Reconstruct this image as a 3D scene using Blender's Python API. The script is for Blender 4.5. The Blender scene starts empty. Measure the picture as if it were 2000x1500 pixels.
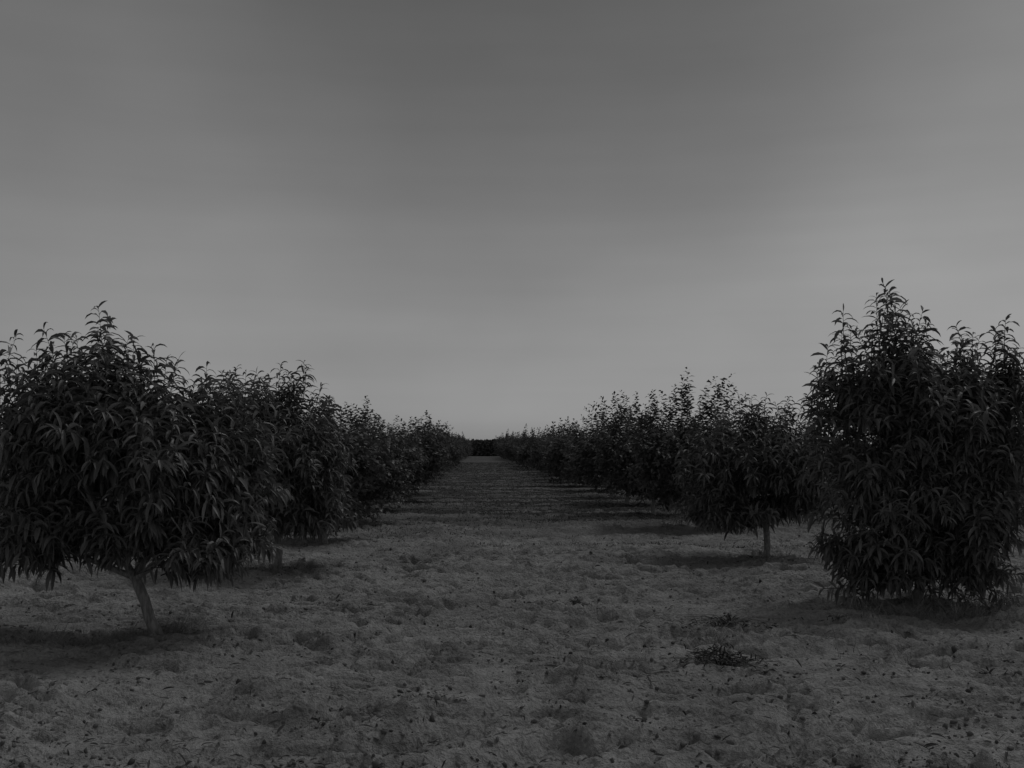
import bpy, math, random
import numpy as np
from mathutils import Vector

rng = np.random.default_rng(11)
random.seed(5)
scene = bpy.context.scene
COL = scene.collection

# ------------------------------------------------------------------ helpers
def norm(v):
    return v / (np.linalg.norm(v, axis=-1, keepdims=True) + 1e-9)

def make_mesh(name, verts, quads=None, tris=None, smooth=False, mats=(), matidx=None):
    me = bpy.data.meshes.new(name)
    verts = np.asarray(verts, dtype=np.float32)
    nq = 0 if quads is None else len(quads)
    nt = 0 if tris is None else len(tris)
    loops = []
    if nq: loops.append(np.asarray(quads).ravel())
    if nt: loops.append(np.asarray(tris).ravel())
    loops = np.concatenate(loops).astype(np.int32)
    starts = np.concatenate([np.arange(nq) * 4, nq * 4 + np.arange(nt) * 3]).astype(np.int32)
    me.vertices.add(len(verts)); me.vertices.foreach_set("co", verts.ravel())
    me.loops.add(len(loops)); me.loops.foreach_set("vertex_index", loops)
    me.polygons.add(nq + nt); me.polygons.foreach_set("loop_start", starts)
    try:
        me.polygons.foreach_set("loop_total", np.concatenate([np.full(nq, 4), np.full(nt, 3)]).astype(np.int32))
    except Exception:
        pass
    for m in mats: me.materials.append(m)
    if matidx is not None:
        me.polygons.foreach_set("material_index", np.asarray(matidx, dtype=np.int32))
    me.polygons.foreach_set("use_smooth", np.full(nq + nt, smooth))
    me.update(calc_edges=True)
    me.validate()
    return me

def add_obj(name, data, loc=(0, 0, 0), parent=None, **props):
    ob = bpy.data.objects.new(name, data)
    ob.location = loc
    if parent is not None: ob.parent = parent
    COL.objects.link(ob)
    for k, v in props.items(): ob[k] = v
    return ob

# 2D perlin noise
PERM = np.random.default_rng(3).permutation(256)
PERM = np.concatenate([PERM, PERM])
ANG = np.random.default_rng(4).random(256) * 2 * math.pi
def perlin(x, y, seed=0):
    xi = np.floor(x).astype(int); yi = np.floor(y).astype(int)
    xf = x - xi; yf = y - yi
    u = xf * xf * xf * (xf * (xf * 6 - 15) + 10); v = yf * yf * yf * (yf * (yf * 6 - 15) + 10)
    def g(ix, iy, dx, dy):
        a = ANG[PERM[(PERM[(ix + seed * 17) & 255] + iy) & 255]]
        return np.cos(a) * dx + np.sin(a) * dy
    n00 = g(xi, yi, xf, yf); n10 = g(xi + 1, yi, xf - 1, yf)
    n01 = g(xi, yi + 1, xf, yf - 1); n11 = g(xi + 1, yi + 1, xf - 1, yf - 1)
    return (n00 * (1 - u) + n10 * u) * (1 - v) + (n01 * (1 - u) + n11 * u) * v

# ------------------------------------------------------------------ materials
def new_mat(name):
    m = bpy.data.materials.new(name); m.use_nodes = True
    nt = m.node_tree
    return m, nt, nt.nodes["Principled BSDF"]

def leaf_material(name, lo, hi, rough=0.5, spec=0.4, trans=0.0):
    m, nt, b = new_mat(name)
    N, L = nt.nodes, nt.links
    geo = N.new("ShaderNodeNewGeometry")
    mr = N.new("ShaderNodeMapRange"); mr.inputs[3].default_value = lo; mr.inputs[4].default_value = hi
    L.new(geo.outputs["Random Per Island"], mr.inputs[0])
    tc = N.new("ShaderNodeTexCoord")
    nz = N.new("ShaderNodeTexNoise"); nz.inputs["Scale"].default_value = 2.3; nz.inputs["Detail"].default_value = 2
    L.new(tc.outputs["Object"], nz.inputs["Vector"])
    m2 = N.new("ShaderNodeMapRange"); m2.inputs[1].default_value = 0.3; m2.inputs[2].default_value = 0.7
    m2.inputs[3].default_value = 0.7; m2.inputs[4].default_value = 1.25
    L.new(nz.outputs["Fac"], m2.inputs[0])
    mu = N.new("ShaderNodeMath"); mu.operation = 'MULTIPLY'
    L.new(mr.outputs[0], mu.inputs[0]); L.new(m2.outputs[0], mu.inputs[1])
    bf = N.new("ShaderNodeMath"); bf.operation = 'MULTIPLY_ADD'; bf.inputs[1].default_value = 0.03
    L.new(geo.outputs["Backfacing"], bf.inputs[0]); L.new(mu.outputs[0], bf.inputs[2])
    L.new(bf.outputs[0], b.inputs["Base Color"])
    b.inputs["Roughness"].default_value = rough
    b.inputs["Specular IOR Level"].default_value = spec
    if trans > 0:
        t = N.new("ShaderNodeBsdfTranslucent"); mx = N.new("ShaderNodeMixShader"); mx.inputs[0].default_value = trans
        L.new(bf.outputs[0], t.inputs["Color"])
        L.new(b.outputs[0], mx.inputs[1]); L.new(t.outputs[0], mx.inputs[2])
        L.new(mx.outputs[0], N["Material Output"].inputs["Surface"])
    return m

def bark_material(name, v):
    m, nt, b = new_mat(name)
    N, L = nt.nodes, nt.links
    tc = N.new("ShaderNodeTexCoord")
    mp = N.new("ShaderNodeMapping"); mp.inputs["Scale"].default_value = (22, 22, 6)
    L.new(tc.outputs["Object"], mp.inputs["Vector"])
    nz = N.new("ShaderNodeTexNoise"); nz.inputs["Scale"].default_value = 2; nz.inputs["Detail"].default_value = 5
    L.new(mp.outputs[0], nz.inputs["Vector"])
    mr = N.new("ShaderNodeMapRange"); mr.inputs[1].default_value = .3; mr.inputs[2].default_value = .7
    mr.inputs[3].default_value = v * .55; mr.inputs[4].default_value = v * 1.4
    L.new(nz.outputs["Fac"], mr.inputs[0]); L.new(mr.outputs[0], b.inputs["Base Color"])
    bp = N.new("ShaderNodeBump"); bp.inputs["Strength"].default_value = .6; bp.inputs["Distance"].default_value = .01
    L.new(nz.outputs["Fac"], bp.inputs["Height"]); L.new(bp.outputs[0], b.inputs["Normal"])
    b.inputs["Roughness"].default_value = .9
    return m

M_LEAF = leaf_material("peach_leaf", 0.055, 0.20, 0.5, 0.7, .2)
M_LEAF2 = leaf_material("round_leaf", 0.045, 0.12, 0.45, 0.6, .2)
M_LEAF_FAR = leaf_material("distant_leaf", 0.06, 0.14, 0.6, 0.3, .2)  # paler than round_leaf: distance haze put into the leaf colour
M_HEDGE = leaf_material("scrub_leaf", 0.04, 0.06, 0.9, 0.1)
M_WEED = leaf_material("weed_leaf", 0.04, 0.09, 0.7, 0.2)
M_DRY = leaf_material("dry_grass", 0.16, 0.34, 0.8, 0.1)
M_LITTER = leaf_material("fallen_leaf", 0.05, 0.19, 0.8, 0.1)
M_BARK = bark_material("bark", 0.27)
M_TWIG = bark_material("twig_bark", 0.09)
M_STICK = bark_material("dry_stick", 0.2)

def ground_material():
    m, nt, b = new_mat("sandy_soil")
    N, L = nt.nodes, nt.links
    tc = N.new("ShaderNodeTexCoord"); P = tc.outputs["Object"]
    def noise(scale, detail=4, rough=.55, vec=P):
        n = N.new("ShaderNodeTexNoise"); n.inputs["Scale"].default_value = scale
        n.inputs["Detail"].default_value = detail; n.inputs["Roughness"].default_value = rough
        L.new(vec, n.inputs["Vector"]); return n.outputs["Fac"]
    def mrange(src, a, b_, c, d):
        r = N.new("ShaderNodeMapRange"); r.inputs[1].default_value = a; r.inputs[2].default_value = b_
        r.inputs[3].default_value = c; r.inputs[4].default_value = d; L.new(src, r.inputs[0]); return r.outputs[0]
    def math_(op, a, b_):
        r = N.new("ShaderNodeMath"); r.operation = op
        for i, v in enumerate((a, b_)):
            if isinstance(v, (int, float)): r.inputs[i].default_value = v
            else: L.new(v, r.inputs[i])
        return r.outputs[0]
    big = mrange(noise(0.6, 4, .6), .3, .7, .75, 1.2)
    mid = mrange(noise(2.6, 6, .65), .35, .65, .76, 1.16)
    fine = mrange(noise(45, 4, .6), .25, .75, .70, 1.30)
    spk = N.new("ShaderNodeTexVoronoi"); spk.inputs["Scale"].default_value = 15
    L.new(P, spk.inputs["Vector"])
    specks = mrange(spk.outputs["Distance"], .10, .24, .58, 1.0)
    base = math_('MULTIPLY', math_('MULTIPLY', big, mid), math_('MULTIPLY', fine, specks))
    sx = N.new("ShaderNodeSeparateXYZ"); L.new(P, sx.inputs[0])
    mp = N.new("ShaderNodeMapping"); mp.inputs["Scale"].default_value = (.07, .9, 1); L.new(P, mp.inputs["Vector"])
    bands = noise(1.0, 5, .6, mp.outputs[0])
    w1 = mrange(sx.outputs["Y"], 15, 22, 0, 1)
    weed = mrange(bands, .44, .56, .0, 1.0)
    k = N.new("ShaderNodeMath"); k.operation = 'MULTIPLY_ADD'; L.new(weed, k.inputs[0]); k.inputs[1].default_value = .5; k.inputs[2].default_value = .48
    weedf = math_('MULTIPLY', w1, k.outputs[0])
    soil = math_('MULTIPLY', base, 0.35)
    mix = N.new("ShaderNodeMix"); mix.data_type = 'FLOAT'
    L.new(weedf, mix.inputs[0]); L.new(soil, mix.inputs[2])
    wc = math_('MULTIPLY', fine, 0.075); L.new(wc, mix.inputs[3])
    L.new(mix.outputs[0], b.inputs["Base Color"])
    b.inputs["Roughness"].default_value = .95
    b.inputs["Specular IOR Level"].default_value = .1
    h = math_('ADD', math_('MULTIPLY', noise(8, 6, .65), 1.0), math_('MULTIPLY', noise(45, 3, .6), .22))
    bp = N.new("ShaderNodeBump"); bp.inputs["Strength"].default_value = .95; bp.inputs["Distance"].default_value = .09
    L.new(h, bp.inputs["Height"]); L.new(bp.outputs[0], b.inputs["Normal"])
    return m
M_GROUND = ground_material()

# ------------------------------------------------------------------ ground
def axis(lo, hi, step, far_lo, far_hi, growth=1.05):
    a = list(np.arange(lo, hi, step))
    s = step; v = a[-1]
    while v < far_hi:
        s *= growth; v += s; a.append(v)
    s = step; v = a[0]; pre = []
    while v > far_lo:
        s *= growth * 1.06; v -= s; pre.append(v)
    return np.array(pre[::-1] + a)
GX = axis(-4.8, 7.4, 0.025, -2500, 2500)
GY = axis(4.2, 13.5, 0.021, -400, 4000, 1.012)
XX, YY = np.meshgrid(GX, GY, indexing='xy')
def base_height(X, Y):
    near = np.clip((140 - Y) / 100, 0.0, 1) * np.clip((60 - np.abs(X)) / 40, 0, 1)
    near = near * (1 - .45 * np.clip((Y - 16) / 8, 0, 1))
    wx = X + .35 * perlin(X * 1.1, Y * 1.1, 9) + .08 * perlin(X * 5, Y * 5, 14); wy = Y + .35 * perlin(X * 1.1 + 7, Y * 1.1, 10) + .06 * perlin(X * 5, Y * 5, 15)
    h = .06 * perlin(X * .45, Y * .45, 1) + .07 * perlin(wx * 1.3, wy * 2.3, 2)
    patch = np.clip(.45 + 2.2 * perlin(X * .7, Y * .9, 6), 0.1, 1.2)
    r = 1 - np.abs(perlin(wx * 1.7, wy * 4.8, 3)) * 2.8
    h += .065 * np.maximum(r, -.2) * patch
    r3 = 1 - np.abs(perlin(wx * 3.6 + 3, wy * 9.5, 13)) * 2.8
    h += .045 * np.maximum(r3, -.2) * np.clip(.5 + 2.2 * perlin(X * 1.1, Y * 1.1, 16), 0, 1.2)
    r2 = np.abs(perlin(wx * 2.3, wy * 6.5, 8))
    h -= .085 * np.clip(.13 - r2, 0, 1) / .13 * np.clip(2.2 * perlin(X * .9, Y * .9, 7), 0, 1)
    h += .024 * perlin(wx * 7, wy * 13, 4) + .016 * perlin(wx * 16, wy * 23, 5)
    return h * near
H = base_height(XX, YY)
prng = np.random.default_rng(23)
for i in range(2400):
    cx = prng.uniform(-5.5, 9); cy = 4.3 + 22 * prng.random() ** 1.1
    a = prng.uniform(.018, .045) * (1.6 if prng.random() < .12 else 1); bb = a * prng.uniform(1.5, 4.4); th = prng.normal(0, .35)
    dep = prng.uniform(.025, .07) * (a / .045) ** .8
    R = bb * 2.6
    i0, i1 = np.searchsorted(GX, [cx - R, cx + R]); j0, j1 = np.searchsorted(GY, [cy - R, cy + R])
    if i1 <= i0 or j1 <= j0: continue
    dx = XX[j0:j1, i0:i1] - cx; dy = YY[j0:j1, i0:i1] - cy
    dx = dx + .5 * a * np.sin(dy / a * 1.3 + i); dy = dy + .6 * a * np.sin(dx / a * .9 + 2 * i) + .3 * a * np.sin(dx / a * 2.3 + i)
    u = (dx * math.cos(th) + dy * math.sin(th)) / bb; v = (-dx * math.sin(th) + dy * math.cos(th)) / a
    q = u * u + v * v
    H[j0:j1, i0:i1] += dep * (-np.exp(-q ** 1.5) + .7 * np.exp(-(np.sqrt(q) - 1.5) ** 2 * 4) * (.2 + .8 * (v > 0)))
def gh(x, y):
    x = np.atleast_1d(np.asarray(x, float)); y = np.atleast_1d(np.asarray(y, float))
    i = np.clip(np.searchsorted(GX, x) - 1, 0, len(GX) - 2); j = np.clip(np.searchsorted(GY, y) - 1, 0, len(GY) - 2)
    fx = (x - GX[i]) / (GX[i + 1] - GX[i]); fy = (y - GY[j]) / (GY[j + 1] - GY[j])
    return (H[j, i] * (1 - fx) + H[j, i + 1] * fx) * (1 - fy) + (H[j + 1, i] * (1 - fx) + H[j + 1, i + 1] * fx) * fy
nx, ny = len(GX), len(GY)
idx = np.arange(nx * ny).reshape(ny, nx)
quads = np.stack([idx[:-1, :-1], idx[:-1, 1:], idx[1:, 1:], idx[1:, :-1]], -1).reshape(-1, 4)
me = make_mesh("ground", np.stack([XX, YY, H], -1).reshape(-1, 3), quads, smooth=True, mats=[M_GROUND])
add_obj("ground", me, kind="structure", label="bare sandy cultivated orchard soil with hollows and ridges", category="ground")

# ------------------------------------------------------------------ foliage builders
def leaves_mesh_arrays(P, D, Ln, W, droop, r, hi=True):
    n = len(P)
    K = 5 if hi else 3
    prof = np.array([.2, .85, 1.0, .68, .04]) if hi else np.array([.3, 1.0, .05])
    down = np.array([0, 0, -1.0])
    side = norm(np.cross(D, np.array([0, 0, 1.0])) + r.normal(0, .45, (n, 3)))
    cur = P.copy(); d = D.copy()
    cols = 3 if hi else 2
    V = np.zeros((n, K, cols, 3))
    for k in range(K):
        nrm = norm(np.cross(side, d))
        s2 = norm(np.cross(d, nrm))
        w = (W * prof[k] * .5)[:, None]
        if hi:
            V[:, k, 0] = cur - s2 * w + nrm * w * .35
            V[:, k, 1] = cur - nrm * w * .1
            V[:, k, 2] = cur + s2 * w + nrm * w * .35
        else:
            V[:, k, 0] = cur - s2 * w; V[:, k, 1] = cur + s2 * w
        cur = cur + d * (Ln / (K - 1))[:, None]
        d = norm(d + down * (droop / (K - 1))[:, None])
    V = V.reshape(-1, 3)
    q = []
    for k in range(K - 1):
        for c in range(cols - 1):
            q.append([k * cols + c, k * cols + c + 1, (k + 1) * cols + c + 1, (k + 1) * cols + c])
    q = np.array(q)
    Q = (np.arange(n)[:, None, None] * (K * cols) + q[None]).reshape(-1, 4)
    return V, Q

def tube(path, radii, sides=6):
    path = np.asarray(path, float); n = len(path)
    V = []
    for i in range(n):
        t = norm(path[min(i + 1, n - 1)] - path[max(i - 1, 0)])
        a = norm(np.cross(t, np.array([.31, .95, .05]))); b = np.cross(t, a)
        ang = np.arange(sides) / sides * 2 * math.pi
        V.append(path[i] + radii[i] * (np.cos(ang)[:, None] * a + np.sin(ang)[:, None] * b))
    V = np.concatenate(V)
    Q = []
    for i in range(n - 1):
        for s in range(sides):
            Q.append([i * sides + s, i * sides + (s + 1) % sides, (i + 1) * sides + (s + 1) % sides, (i + 1) * sides + s])
    return V, np.array(Q)

class Acc:
    def __init__(s): s.V = []; s.Q = []; s.M = []; s.n = 0
    def add(s, V, Q, m=0):
        s.V.append(V); s.Q.append(Q + s.n); s.M.append(np.full(len(Q), m)); s.n += len(V)
    def mesh(s, name, mats, smooth=False):
        return make_mesh(name, np.concatenate(s.V), np.concatenate(s.Q), mats=mats, smooth=smooth, matidx=np.concatenate(s.M))

def build_tree(seed, lobes, nshoots, whips=(), nwhip=14, leafL=.168, leafW=.033, spacing=.019, trunk_h=.45,
               trunk_r=.05, lean=(0, 0), hi=True, droop=1.9, mat=None, ntw=5, whiplen=(.2, .45), low=-.9, whipdense=1.0, leaf_up=.9, lift=.06, arch=0, archz=(1.1, 1.6), extra=(), kink=.012, zmin=None):
    r = np.random.default_rng(seed)
    lobes = np.array(lobes, float)
    C = lobes[:, :3]; R = lobes[:, 3:6]
    wts = (R[:, 0] * R[:, 2] + R[:, 1] * R[:, 2]); wts /= wts.sum()
    shoots = []
    for i in range(nshoots):
        k = r.choice(len(lobes), p=wts)
        z = r.uniform(low, 1); a = r.uniform(0, 2 * math.pi); s = math.sqrt(1 - z * z)
        u = np.array([s * math.cos(a), s * math.sin(a), z])
        depth = 1.14 - .56 * r.random() ** 1.1
        end = C[k] + R[k] * u * depth
        ln = r.uniform(.35, .6)
        dirn = norm(u * np.array([1, 1, .6]) + np.array([0, 0, .55 + .5 * z]) + r.normal(0, .26, 3))
        if z < -.1: dirn = norm(u * np.array([1, 1, .2]) + np.array([0, 0, -.25]) + r.normal(0, .3, 3))
        start = end - dirn * ln
        zm = .10
        if zmin is not None: zm = zmin(end[0], end[1]) + r.uniform(-.06, .14)
        end[2] = max(end[2], zm); start[2] = max(start[2], zm + .05)
        bend = np.array([0, 0, 1]) * .07 * (1 if z < .3 else -.4)
        shoots.append((start, end, bend, 1.0, .1, 1.0))
    for i in range(arch):
        a = r.uniform(0, 2 * math.pi); o = np.array([math.cos(a), math.sin(a), 0])
        st = np.array([0, 0, r.uniform(*archz)]) + o * .55
        en = st + o * r.uniform(.4, .7) + np.array([0, 0, r.uniform(.1, .6)])
        shoots.append((st, en, np.array([0, 0, -.06]), 1.0, .2, .9))
    for (st, en) in extra:
        shoots.append((np.array(st, float), np.array(en, float), np.array([0, 0, -.05]), 1.0, .1, 1.0))
    wl = [(w_[0], w_[1], w_[2] + lift) for w_ in whips]
    for w_ in whips:   # lesser side shoots clustered under every leader
        for j in range(2):
            wl.append((w_[0] + r.normal(0, .09), w_[1] + r.normal(0, .12), w_[2] + lift - r.uniform(.10, .32)))
    for i in range(nwhip):
        k = r.choice(len(lobes), p=wts)
        a = r.uniform(0, 2 * math.pi); s = r.uniform(0, .8)
        u = np.array([s * math.cos(a), s * math.sin(a), math.sqrt(1 - s * s)])
        p = C[k] + R[k] * u
        wl.append((p[0] + r.normal(0, .05), p[1], p[2] + r.uniform(*whiplen)))
    for (x, y, z) in wl:
        end = np.array([x, y, z]); lean_v = np.array([r.normal(0, .12), r.normal(0, .12), 1.0])
        base = C[np.argmin(np.linalg.norm(C - end, axis=1))]
        lean_v = norm(lean_v + .35 * (end - base) * np.array([1, 1, 0]))
        start = end - lean_v * r.uniform(.6, .85)
        if zmin is not None: start[2] = max(start[2], zmin(start[0], start[1]) + .05)
        shoots.append((start, end, np.array([r.normal(0, .05), r.normal(0, .05), 0]), 1.0, .05, whipdense))
    acc = Acc()
    LP, LD, LL = [], [], []
    for (st, en, bend, sc, frm, dn) in shoots:
        L = np.linalg.norm(en - st); n = max(3, int(L * (1 - frm) / spacing * dn))
        t = frm + (1 - frm) * (np.arange(n) + r.random(n) * .5) / n
        t = np.minimum(t, 1)
        pts = st + (en - st) * t[:, None] + bend * (4 * t * (1 - t))[:, None]
        ax = norm(en - st)
        e1 = norm(np.cross(ax, np.array([.9, .2, .1]))); e2 = np.cross(ax, e1)
        ph = np.arange(n) * 2.4 + r.uniform(0, 6) + r.normal(0, .3, n)
        rad = np.cos(ph)[:, None] * e1 + np.sin(ph)[:, None] * e2
        up = .35 + leaf_up * np.clip((t - .8) / .2, 0, 1)
        D = norm(rad + ax * up[:, None] + r.normal(0, .15, (n, 3)))
        LP.append(pts); LD.append(D)
        LL.append(sc * leafL * r.uniform(.7, 1.15, n) * (1 - .5 * np.clip((t - .85) / .15, 0, 1)))
        if hi or len(shoots) < 230:
            pp = np.array([st + (en - st) * q + bend * 4 * q * (1 - q) for q in (0, .33, .66, 1)])
            V, Q = tube(pp, [.0055, .0045, .003, .0012], 4); acc.add(V, Q, 1)
    LP = np.concatenate(LP); LD = np.concatenate(LD); LL = np.concatenate(LL)
    dr = droop * r.uniform(.4, 1.45, len(LP))
    V, Q = leaves_mesh_arrays(LP, LD, LL, LL * (leafW / leafL) * r.uniform(.8, 1.2, len(LP)), dr, r, hi)
    acc.add(V, Q, 0)
    crown = acc.mesh("crown", [mat or M_LEAF, M_TWIG])
    tr = Acc()
    kinks = r.normal(0, kink, (6, 3))
    ts = np.linspace(0, 1, 6)
    path = np.array([[lean[0] * t, lean[1] * t, -.06 + (trunk_h + .06) * t] for t in ts]) + kinks * (ts > 0)[:, None]
    V, Q = tube(path, trunk_r * np.array([1.35, 1.08, .97, .93, .95, .7]), 12); tr.add(V, Q)
    for i in range(ntw + 2):
        k = i % len(lobes)
        a = r.uniform(0, 2 * math.pi) + i * 2.4
        tgt = C[k] + R[k] * np.array([.5 * math.cos(a), .5 * math.sin(a), r.uniform(-.1, .5)])
        tgt[2] = max(tgt[2], trunk_h + .35)
        p0 = path[-1] - np.array([0, 0, r.uniform(.02, .06)])
        mid = p0 * .5 + tgt * .5 + np.array([(tgt - p0)[0] * .1, (tgt - p0)[1] * .1, .03])
        pp = [p0 * (1 - t) ** 2 + 2 * mid * t * (1 - t) + tgt * t * t + (r.normal(0, .012, 3) if 0 < t < 1 else 0) for t in np.linspace(0, 1, 7)]
        V, Q = tube(pp, trunk_r * np.linspace(.6, .14, 7), 7); tr.add(V, Q)
        for j in range(4):
            s0 = pp[2 + j]
            a2 = r.uniform(0, 2 * math.pi)
            e = s0 + np.array([math.cos(a2) * .25, math.sin(a2) * .25, r.uniform(.05, .35)])
            V, Q = tube([s0, (s0 + e) / 2 + r.normal(0, .02, 3), e], trunk_r * np.array([.25, .17, .08]), 5); tr.add(V, Q)
    trunk = tr.mesh("trunk", [M_BARK], smooth=True)
    return trunk, crown

GROUP = "fruit trees planted in orchard rows"
def place(name, meshes, x, y, rot=0, s=(1, 1, 1), label="", cat="tree", sink=0.02):
    e = add_obj(name, None, (x, y, float(gh(x, y)[0]) - sink))
    e.empty_display_size = .3
    e.rotation_euler = (0, 0, rot); e.scale = s
    e["label"] = label; e["category"] = cat; e["group"] = GROUP
    add_obj("trunk", meshes[0], parent=e); add_obj("crown", meshes[1], parent=e)
    return e

# ---- near trees (lobes: cx,cy,cz, rx,ry,rz relative to the trunk base)
T1 = build_tree(101, [(-.45, 0, 1.60, .64, .8, .62), (.12, -.1, 1.38, .58, .8, .62), (.42, .3, 1.15, .42, .8, .78),
                      (-.90, .1, 1.45, .52, .8, .78), (-.85, 0, .82, .6, .7, .40), (-.10, -.1, .86, .58, .7, .36), (.42, -.1, .70, .32, .6, .34)], 680,
                whips=[(-.44, -.1, 2.50), (-.40, .05, 2.42), (-.52, .1, 2.34), (-.20, 0, 2.28), (-.08, .1, 2.22), (-.75, 0, 2.30), (-.9, 0, 2.34), (-1.0, .1, 2.2),
                       (.15, 0, 2.12), (.36, 0, 2.06), (.55, 0, 2.0), (.02, .1, 2.12), (.64, .1, 2.02), (.74, .3, 1.96), (-1.1, 0, 2.3)],
                nwhip=14, trunk_h=.52, trunk_r=.044, lean=(-.20, 0), whiplen=(.02, .18), kink=.004,
                zmin=lambda x, y: .60 if abs(x + .08) < .25 else .50)
place("peach_tree", T1, -2.47, 7.9, label="dense ragged peach tree with short leaning bare trunk on sandy soil")
T2 = build_tree(102, [(.0, 0, 1.42, .60, .95, .62), (.34, -.1, 1.15, .50, .8, .76), (-.38, .2, 1.35, .62, .95, .78), (.36, 0, .64, .52, .7, .40), (-.3, 0, .7, .5, .7, .38)], 560,
                whips=[(.02, 0, 2.38), (.06, .1, 2.28), (.28, 0, 2.40), (.34, 0, 2.32), (-.12, 0, 2.24), (-.3, .1, 2.3), (.5, 0, 2.14), (.58, .1, 2.0), (-.5, 0, 2.34), (-.6, 0, 2.26), (-.75, .3, 2.3)],
                nwhip=12, trunk_h=.42, trunk_r=.045, lean=(-.02, 0), whiplen=(.0, .16), zmin=lambda x, y: .40)
place("peach_tree", T2, -2.35, 12.0, label="rounded leafy peach tree with thin upright trunk on sand")
B1 = build_tree(103, [(.05, 0, 1.65, .58, .8, .64), (-.44, 0, 1.25, .50, .75, .60), (.45, 0, 1.42, .53, .75, .70), (-.1, -.1, .92, .78, .75, .40), (.38, -.1, .82, .52, .7, .44),
                      (-.56, 0, 1.92, .30, .6, .44), (-.42, -.1, .52, .54, .65, .34), (.34, 0, .52, .46, .6, .42), (.42, 0, .28, .50, .5, .22), (-.28, -.1, .26, .48, .5, .20), (-.14, 0, 2.1, .30, .5, .42), (.40, 0, 1.92, .28, .5, .36), (.85, .2, 1.35, .36, .5, .62), (.78, 0, 1.95, .24, .5, .42)], 760,
                whips=[(-.34, 0, 2.90), (-.28, .05, 2.80), (-.16, .05, 2.70), (.04, 0, 2.66), (.10, .1, 2.56), (-.70, 0, 2.64), (-.62, .05, 2.50), (-.84, 0, 2.32),
                       (.34, 0, 2.50), (.44, .1, 2.42), (.80, 0, 2.58), (.74, .05, 2.44), (.92, 0, 2.30), (-.96, 0, 2.12), (-1.0, 0, 1.8)],
                nwhip=18, trunk_h=.3, trunk_r=.05, whiplen=(.0, .24),
                extra=[((-.5, -.1, .45), (-1.02, -.1, .55)), ((-.5, -.2, .3), (-.98, -.2, .16)), ((-.3, -.2, .3), (-.72, -.25, .08)), ((.3, -.2, .3), (.82, -.2, .08)), ((.4, 0, .4), (.96, 0, .26)), ((.4, -.2, .3), (.7, -.4, .06)),
                       ((-.5, 0, .8), (-1.08, 0, .85)), ((-.4, 0, 1.1), (-1.06, 0, 1.35)), ((.5, -.1, .7), (1.0, -.1, .58)), ((-.45, 0, 1.5), (-1.04, 0, 1.9)), ((0, -.2, .25), (-.1, -.6, .06)), ((.1, -.2, .25), (.35, -.6, .08))])
place("peach_tree", B1, 4.05, 9.45, label="tall bushy peach tree leafing down to the ground")
T3 = build_tree(104, [(-.25, 0, 1.28, .74, .85, .64), (.3, 0, 1.25, .60, .75, .64), (-.74, 0, 1.10, .48, .6, .60), (-.40, 0, .60, .78, .7, .36), (.42, 0, .85, .4, .6, .4)], 540,
                whips=[(-.2, 0, 2.06), (.0, 0, 2.08), (.3, 0, 2.06), (.5, 0, 2.0), (.6, 0, 1.95), (-.5, 0, 2.0), (-.7, 0, 1.95), (-.35, .1, 2.1)],
                nwhip=12, trunk_h=.45, trunk_r=.043, lean=(.0, 0), whiplen=(.0, .12), zmin=lambda x, y: .28 if x < -.15 else .45)
place("peach_tree", T3, 3.75, 13.4, label="round drooping peach tree with thin bare trunk")

# ---- smaller-leaved trees further down the rows
KW = dict(leafL=.105, leafW=.055, spacing=.022, hi=False, droop=1.4, mat=M_LEAF2, whipdense=1.0)
A1 = build_tree(201, [(0, 0, 1.25, .78, .95, .74), (-.6, 0, 1.2, .58, .7, .62), (.5, 0, 1.3, .55, .7, .62), (-.1, 0, 1.65, .45, .5, .40), (0, 0, .62, .85, .85, .38)], 410,
                whips=[(-.2, 0, 2.80), (-.15, 0, 2.5), (-.38, 0, 2.5), (.1, .1, 2.45), (.25, 0, 2.64), (.52, 0, 2.70), (.48, 0, 2.52), (-.58, 0, 2.4), (-.78, .1, 2.35), (.7, 0, 2.35), (-1.0, 0, 2.2)],
                nwhip=22, trunk_h=.40, trunk_r=.045, whiplen=(.05, .35), arch=16, extra=[((-.5, 0, 1.3), (-1.15, 0, 1.95)), ((-.5, 0, 1.5), (-1.0, .1, 2.25))], **KW)
A2 = build_tree(202, [(0, 0, 1.25, .78, .95, .70), (-.65, 0, 1.2, .52, .7, .60), (.4, .2, 1.2, .52, .7, .62), (0, 0, .62, .85, .85, .38)], 370,
                whips=[(-.75, 0, 2.42), (-.6, .1, 2.46), (-.3, 0, 2.42), (0, 0, 2.46), (-.45, .1, 2.3), (.3, 0, 2.34), (.6, .1, 2.25)],
                nwhip=22, trunk_h=.40, trunk_r=.042, whiplen=(.03, .3), arch=14,
                extra=[((-.5, 0, 1.4), (-1.2, 0, 2.25)), ((-.5, .1, 1.3), (-1.35, .1, 2.02)), ((-.5, 0, 1.2), (-1.4, 0, 1.72)), ((-.5, -.1, 1.5), (-1.0, -.1, 2.38)), ((-.6, 0, 1.2), (-1.28, .2, 1.5)), ((-.6, 0, 1.5), (-1.3, 0, 2.18)), ((-.6, .1, 1.6), (-1.1, .1, 2.3))], **KW)
A3 = build_tree(203, [(0, 0, 1.3, .9, 1.0, .76), (-.5, .2, 1.3, .6, .7, .66), (.5, 0, 1.2, .6, .7, .66), (0, 0, .56, .9, .9, .40)], 420,
                nwhip=28, trunk_h=.34, trunk_r=.042, whiplen=(.02, .36), arch=10, **KW)
LBL2 = "spreading fruit tree with upright leafy shoots above its crown"
place("fruit_tree", A1, 3.95, 18.4, 0, (1.18, 1.15, 1.02), LBL2)
place("fruit_tree", A2, 3.75, 22.2, 0, (1.15, 1.15, 1.08), LBL2)
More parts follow.
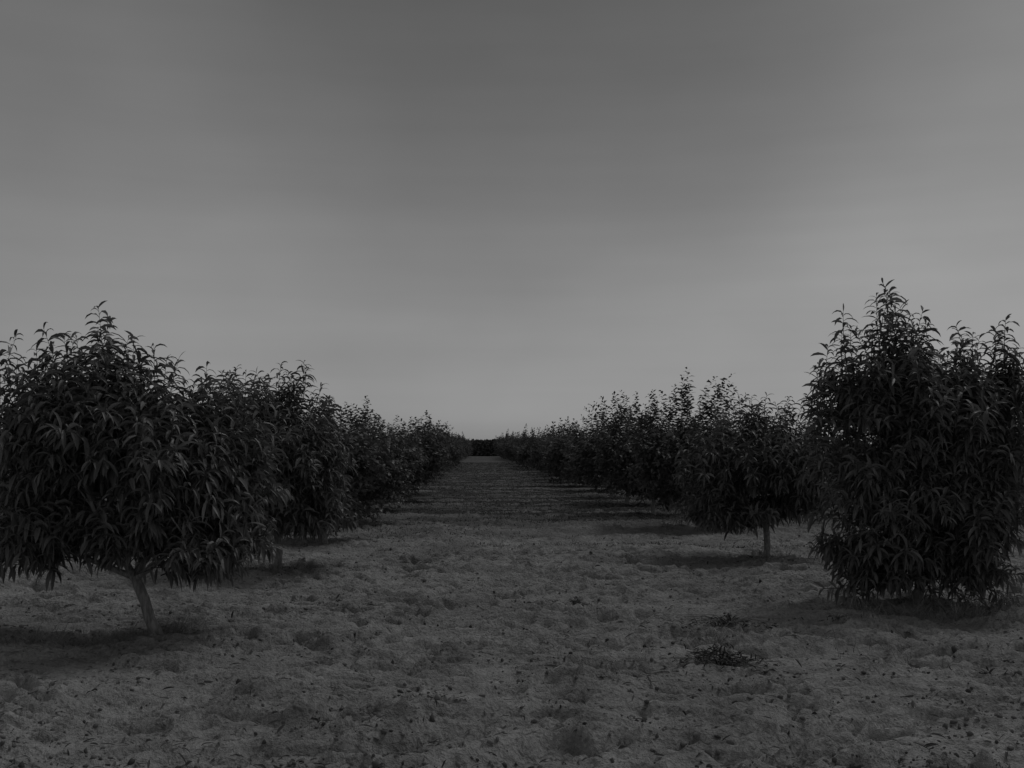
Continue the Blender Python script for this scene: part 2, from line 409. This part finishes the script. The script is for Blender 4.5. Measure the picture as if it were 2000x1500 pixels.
LBL3 = "dark leafy fruit tree with low crown"
place("fruit_tree", A3, -2.45, 15.9, 1.0, (1.12, 1.2, 1.0), LBL3)
place("fruit_tree", A1, -2.35, 19.9, 2.2, (1.1, 1.15, .88), LBL3)

FAR = []
for i in range(6):
    q = np.random.default_rng(600 + i)
    FAR.append(build_tree(300 + i, [(0, 0, 1.15, .88, 1.2, .74), (-.45, .2, 1.2 + q.uniform(-.2, .3), .55, .8, .62), (.5, 0, 1.1 + q.uniform(-.2, .3), .55, .8, .62), (0, 0, .52, .95, 1.1, .44)], 250,
               nwhip=24, leafL=.13, leafW=.085, spacing=.038, trunk_h=.3, trunk_r=.04, hi=False, droop=.9, mat=M_LEAF_FAR, whiplen=(.0, .5), arch=8))
r = np.random.default_rng(77)
LBL = "leafy fruit tree merging into its orchard row"
def row(x0, d0, d1, step=4.0, x1=None, hs=(.92, 1.1), wmul=1.0, grow=.3):
    d = d0
    while d <= d1:
        t = (d - d0) / max(1, (140 - d0))
        x = x0 + ((x1 - x0) * t if x1 is not None else 0) + r.normal(0, .1)
        s = r.uniform(*hs) * (1 + grow * t); w = r.uniform(.92, 1.2) * (1 + .2 * t) * wmul
        src = (A1, A2, A3)[r.integers(3)] if d < 31 else FAR[r.integers(6)]
        place("fruit_tree", src, x, d + r.normal(0, .2), r.uniform(-.5, .5) + (math.pi if r.random() < .5 else 0), (w, w, s), LBL)
        d += step
row(-2.35, 23.8, 142, x1=-2.6, hs=(.86, 1.04), wmul=1.03)
row(3.9, 26.0, 142, x1=3.3, hs=(.84, 1.16), wmul=1.1)
row(10.4, 20.6, 110, hs=(.85, 1.05), grow=.1)
row(16.8, 26, 90, hs=(.85, 1.05), grow=.1)
row(-8.7, 12, 80, hs=(.85, 1.0), grow=.1)

# ------------------------------------------------------------------ far scrub line
acc = Acc()
n = 60000
hr = np.random.default_rng(8)
X = np.where(hr.random(n) < .45, hr.normal(2, 14, n), hr.uniform(-160, 180, n)); Yd = 165 + hr.normal(0, 4.5, n)
top = 2.1 + 1.1 * perlin(X * .05, X * 0 + 3.3, 3) + .9 * perlin(X * .3, X * 0 + 1.3, 4)
Z = top * hr.random(n) ** .8
P = np.stack([X, Yd, Z], -1); D = norm(hr.normal(0, 1, (n, 3)) + np.array([0, 0, .4]))
V, Q = leaves_mesh_arrays(P, D, hr.uniform(.25, .5, n), hr.uniform(.2, .4, n), np.full(n, .5), hr, False)
acc.add(V, Q)
add_obj("distant_tree_line", acc.mesh("distant_tree_line", [M_HEDGE]), kind="stuff", label="low dark scrub closing the far end of the orchard", category="vegetation")

# ------------------------------------------------------------------ ground clutter
def ico():
    t = (1 + 5 ** .5) / 2
    v = norm(np.array([[-1, t, 0], [1, t, 0], [-1, -t, 0], [1, -t, 0], [0, -1, t], [0, 1, t], [0, -1, -t], [0, 1, -t], [t, 0, -1], [t, 0, 1], [-t, 0, -1], [-t, 0, 1]], float))
    f = np.array([[0, 11, 5], [0, 5, 1], [0, 1, 7], [0, 7, 10], [0, 10, 11], [1, 5, 9], [5, 11, 4], [11, 10, 2], [10, 7, 6], [7, 1, 8], [3, 9, 4], [3, 4, 2], [3, 2, 6], [3, 6, 8], [3, 8, 9], [4, 9, 5], [2, 4, 11], [6, 2, 10], [8, 6, 7], [9, 8, 1]])
    return v, f
iv, ifc = ico()
def scatter(n, r, ymax=30, pw=1.7):
    y = 4.3 + (ymax - 4.3) * r.random(n) ** pw
    x = (r.random(n) * 1.15 - .55) * y * 1.05 + .05 * y
    return x, y
cr = np.random.default_rng(31)
n = 24000
x, y = scatter(n, cr, 26, 1.5)
mask = perlin(x * .9, y * 1.3, 12) + cr.normal(0, .2, n) > 0
x, y = x[mask], y[mask]; n = len(x)
size = .004 + .013 * cr.random(n) ** 3 + .008 * (cr.random(n) > .97)
V = iv[None] * (1 + cr.normal(0, .28, (n, 12, 1))) * size[:, None, None] * cr.uniform(.6, 1.4, (n, 1, 3))
V = V + np.stack([x, y, gh(x, y) + size * .2], -1)[:, None]
F = (np.arange(n)[:, None, None] * 12 + ifc[None]).reshape(-1, 3)
M_CLOD = leaf_material("soil_clod", .07, .26, .95, .05)
add_obj("soil_clods", make_mesh("soil_clods", V.reshape(-1, 3), None, F, smooth=True, mats=[M_CLOD]), kind="stuff", label="small earth clods strewn over the sandy soil", category="ground cover")

n = 2800
x, y = scatter(n, cr, 20)
P = np.stack([x, y, gh(x, y) + .008], -1)
D = norm(np.stack([cr.normal(0, 1, n), cr.normal(0, 1, n), cr.uniform(-.05, .45, n)], -1))
V, Q = leaves_mesh_arrays(P, D, cr.uniform(.03, .09, n), cr.uniform(.008, .018, n), cr.uniform(.2, 1.2, n), cr, True)
a = Acc(); a.add(V, Q)
add_obj("fallen_leaves", a.mesh("fallen_leaves", [M_LITTER]), kind="stuff", label="withered narrow leaves scattered on the soil", category="ground cover")

# low weeds down the alley
n = 90000
y = 15 + 80 * cr.random(n) ** 1.6
x = cr.uniform(-1, 1, n) * (3 + y * .16) + .8
m = (perlin(x * .09, y * .9, 5) + cr.normal(0, .12, n) + np.clip((y - 21) / 25, -.4, .3)) > .04
x, y = x[m], y[m]; n = len(x)
k = 3
xx = np.repeat(x, k) + cr.normal(0, .04, n * k); yy = np.repeat(y, k) + cr.normal(0, .04, n * k)
P = np.stack([xx, yy, gh(xx, yy) - .003], -1)
D = norm(np.stack([cr.normal(0, .7, n * k), cr.normal(0, .7, n * k), np.ones(n * k)], -1))
V, Q = leaves_mesh_arrays(P, D, cr.uniform(.02, .06, n * k), cr.uniform(.004, .009, n * k) * (1 + yy * .03), cr.uniform(.3, 1.5, n * k), cr, False)
a = Acc(); a.add(V, Q)
add_obj("low_weeds", a.mesh("low_weeds", [M_WEED]), kind="stuff", label="short weeds covering the alley between rows", category="ground cover")

def blades(x, y, rad, h, n, L, W, flat, grass, q):
    ang = q.uniform(0, 6.28, n); rr = rad * np.abs(q.normal(0, .6, n))
    px = rr * np.cos(ang) * 1.5; py = rr * np.sin(ang)
    z0 = float(gh(x, y)[0])
    pz = gh(x + px, y + py) - z0 + (0 if grass else 1) * h * q.random(n) * np.exp(-(rr / rad) ** 2)
    P = np.stack([px, py, pz], -1)
    D = norm(np.stack([np.cos(ang) * .4 + q.normal(0, .5, n), np.sin(ang) * .4 + q.normal(0, .5, n), np.full(n, 1.2 if grass else flat)], -1))
    V, Q = leaves_mesh_arrays(P, D, q.uniform(*L, n), q.uniform(*W, n), q.uniform(.5, 1.8, n), q, True)
    return V, Q, z0
def weed(x, y, rad, h, n, mat, label, seed):
    q = np.random.default_rng(seed + 900)
    V, Q, z0 = blades(x, y, rad, h, n, (.025, .07), (.006, .016), .3, False, q)
    a = Acc(); a.add(V, Q, 0)
    for i in range(14):
        b = q.uniform(0, 6.28); e = np.array([math.cos(b) * rad * 1.7, math.sin(b) * rad * 1.1, h * q.uniform(.2, .8)])
        V, Q = tube([np.zeros(3), e * .5 + np.array([0, 0, .03]), e], [.004, .003, .0015], 4); a.add(V, Q, 1)
    ob = add_obj("wilted_weed", a.mesh("wilted_weed", [mat, M_STICK]), (x, y, z0)); ob["label"] = label; ob["category"] = "weed"
M_WILT = leaf_material("wilted_leaf", .035, .12, .8, .1)
weed(1.64, 6.9, .22, .10, 560, M_WILT, "wilted heap of uprooted weeds lying on sand", 1)
weed(1.98, 8.2, .26, .06, 320, M_WILT, "thin trailing weed flat on the sand", 2)
weed(.88, 9.4, .05, .09, 90, M_WILT, "small dark upright weed on bare soil", 3)
weed(3.3, 6.6, .14, .04, 80, M_WILT, "few sprigs of withered weed on sand", 5)
weed(2.9, 8.3, .12, .03, 50, M_WILT, "few sprigs of withered weed on sand", 6)
a = Acc()
for i, (gx, gy, gr, n_) in enumerate([(3.7, 8.9, .38, 560), (4.2, 8.95, .35, 420), (4.6, 9.1, .3, 200), (-2.9, 7.7, .35, 260), (-3.2, 7.4, .3, 160), (-2.35, 7.95, .16, 140), (-2.3, 11.9, .3, 200), (3.9, 13.2, .35, 180), (1.7, 7.6, .4, 90), (2.4, 7.9, .5, 90), (3.1, 7.4, .6, 90)]):
    V, Q, z0 = blades(gx, gy, gr, 0, n_, (.05, .2), (.002, .0045), 1, True, np.random.default_rng(950 + i))
    a.add(V + np.array([gx, gy, z0]), Q)
add_obj("dry_grass", a.mesh("dry_grass", [M_DRY]), kind="stuff", label="thin pale dry grass around the tree bases", category="grass")

sr = np.random.default_rng(55)
for (sx, sy, th, L) in [(1.02, 6.3, 1.9, .5), (1.12, 6.6, 2.2, .35), (-.2, 5.9, .9, .3), (2.6, 6.0, .3, .3), (-1.6, 6.4, .2, .28), (.3, 7.3, 2.6, .25), (-2.6, 6.2, 1.2, .3), (3.3, 7.6, 2.9, .35)]:
    t = np.linspace(-.5, .5, 7)
    px = sx + math.cos(th) * t * L + sr.normal(0, .012, 7); py = sy + math.sin(th) * t * L + sr.normal(0, .012, 7)
    z0 = float(gh(sx, sy)[0])
    pz = gh(px, py) + .008
    a = Acc()
    pts = np.stack([px - sx, py - sy, pz - z0], -1)
    V, Q = tube(pts, np.linspace(.006, .002, 7), 6); a.add(V, Q)
    for j in (2, 4):
        e = pts[j] + np.array([sr.normal(0, .06), sr.normal(0, .06), .02])
        V, Q = tube([pts[j], (pts[j] + e) / 2, e], [.003, .002, .001], 5); a.add(V, Q)
    ob = add_obj("fallen_twig", a.mesh("fallen_twig", [M_STICK], True), (sx, sy, z0))
    ob["label"] = "thin dry forked twig lying on sandy soil"; ob["category"] = "twig"; ob["group"] = "twigs fallen on the soil"

# ------------------------------------------------------------------ sky & sun
SUN_EL, SUN_AZ = math.radians(58), math.radians(46)   # azimuth from +Y towards +X
w = bpy.data.worlds.new("World"); scene.world = w; w.use_nodes = True
nt = w.node_tree; N, L = nt.nodes, nt.links
bg = N["Background"]
sky = N.new("ShaderNodeTexSky"); sky.sky_type = 'NISHITA'; sky.sun_disc = False
sky.sun_elevation = SUN_EL; sky.sun_rotation = SUN_AZ
sky.air_density = 1.0; sky.dust_density = 0.5
bw = N.new("ShaderNodeRGBToBW"); L.new(sky.outputs[0], bw.inputs[0])
tc = N.new("ShaderNodeTexCoord")
def cloud(scale, zs, lo, hi, det):
    mp = N.new("ShaderNodeMapping"); mp.inputs["Scale"].default_value = (1, 1, zs); L.new(tc.outputs["Generated"], mp.inputs["Vector"])
    nz = N.new("ShaderNodeTexNoise"); nz.inputs["Scale"].default_value = scale; nz.inputs["Detail"].default_value = det
    L.new(mp.outputs[0], nz.inputs["Vector"])
    mr = N.new("ShaderNodeMapRange"); mr.inputs[1].default_value = .3; mr.inputs[2].default_value = .7; mr.inputs[3].default_value = lo; mr.inputs[4].default_value = hi
    L.new(nz.outputs["Fac"], mr.inputs[0]); return mr.outputs[0]
def mul(a_, b_):
    m_ = N.new("ShaderNodeMath"); m_.operation = 'MULTIPLY'; L.new(a_, m_.inputs[0]); L.new(b_, m_.inputs[1]); return m_.outputs[0]
nd = N.new("ShaderNodeVectorMath"); nd.operation = 'NORMALIZE'; L.new(tc.outputs["Generated"], nd.inputs[0])
dt = N.new("ShaderNodeVectorMath"); dt.operation = 'DOT_PRODUCT'; L.new(nd.outputs[0], dt.inputs[0])
cdv = Vector((.07, 1, .50)).normalized(); dt.inputs[1].default_value = cdv
cm = N.new("ShaderNodeMapRange"); cm.interpolation_type = 'SMOOTHSTEP'
cm.inputs[1].default_value = .92; cm.inputs[2].default_value = 1.0; cm.inputs[3].default_value = 1.0; cm.inputs[4].default_value = .64
L.new(dt.outputs["Value"], cm.inputs[0])
# dull haze layer along the horizon
sz = N.new("ShaderNodeSeparateXYZ"); L.new(nd.outputs[0], sz.inputs[0])
hz = N.new("ShaderNodeMapRange"); hz.interpolation_type = 'SMOOTHSTEP'
hz.inputs[1].default_value = 0.0; hz.inputs[2].default_value = .24; hz.inputs[3].default_value = .73; hz.inputs[4].default_value = 1.04
L.new(sz.outputs["Z"], hz.inputs[0])
out = mul(mul(mul(mul(bw.outputs[0], cloud(3.0, 1.6, .92, 1.08, 4)), cloud(1.6, 16, .96, 1.035, 7)), cm.outputs[0]), hz.outputs[0])
L.new(out, bg.inputs["Color"])
bg.inputs["Strength"].default_value = 0.053

sd = bpy.data.lights.new("sun", 'SUN'); sd.energy = 0.46; sd.angle = math.radians(20); sd.color = (1, 1, 1)
so = bpy.data.objects.new("sun", sd); COL.objects.link(so)
dv = Vector((math.sin(SUN_AZ) * math.cos(SUN_EL), math.cos(SUN_AZ) * math.cos(SUN_EL), math.sin(SUN_EL)))
so.rotation_euler = dv.to_track_quat('Z', 'Y').to_euler()

# ------------------------------------------------------------------ camera
cd = bpy.data.cameras.new("camera"); cam = bpy.data.objects.new("camera", cd); COL.objects.link(cam)
cam.location = (0, 0, 1.5); cam.rotation_euler = (math.radians(90), 0, 0)
cd.sensor_width = 36; cd.lens = 36; cd.shift_x = .031; cd.shift_y = .061
cd.clip_start = .1; cd.clip_end = 6000
scene.camera = cam
scene.view_settings.view_transform = 'Standard'
scene.view_settings.look = 'None'
scene.view_settings.exposure = 0
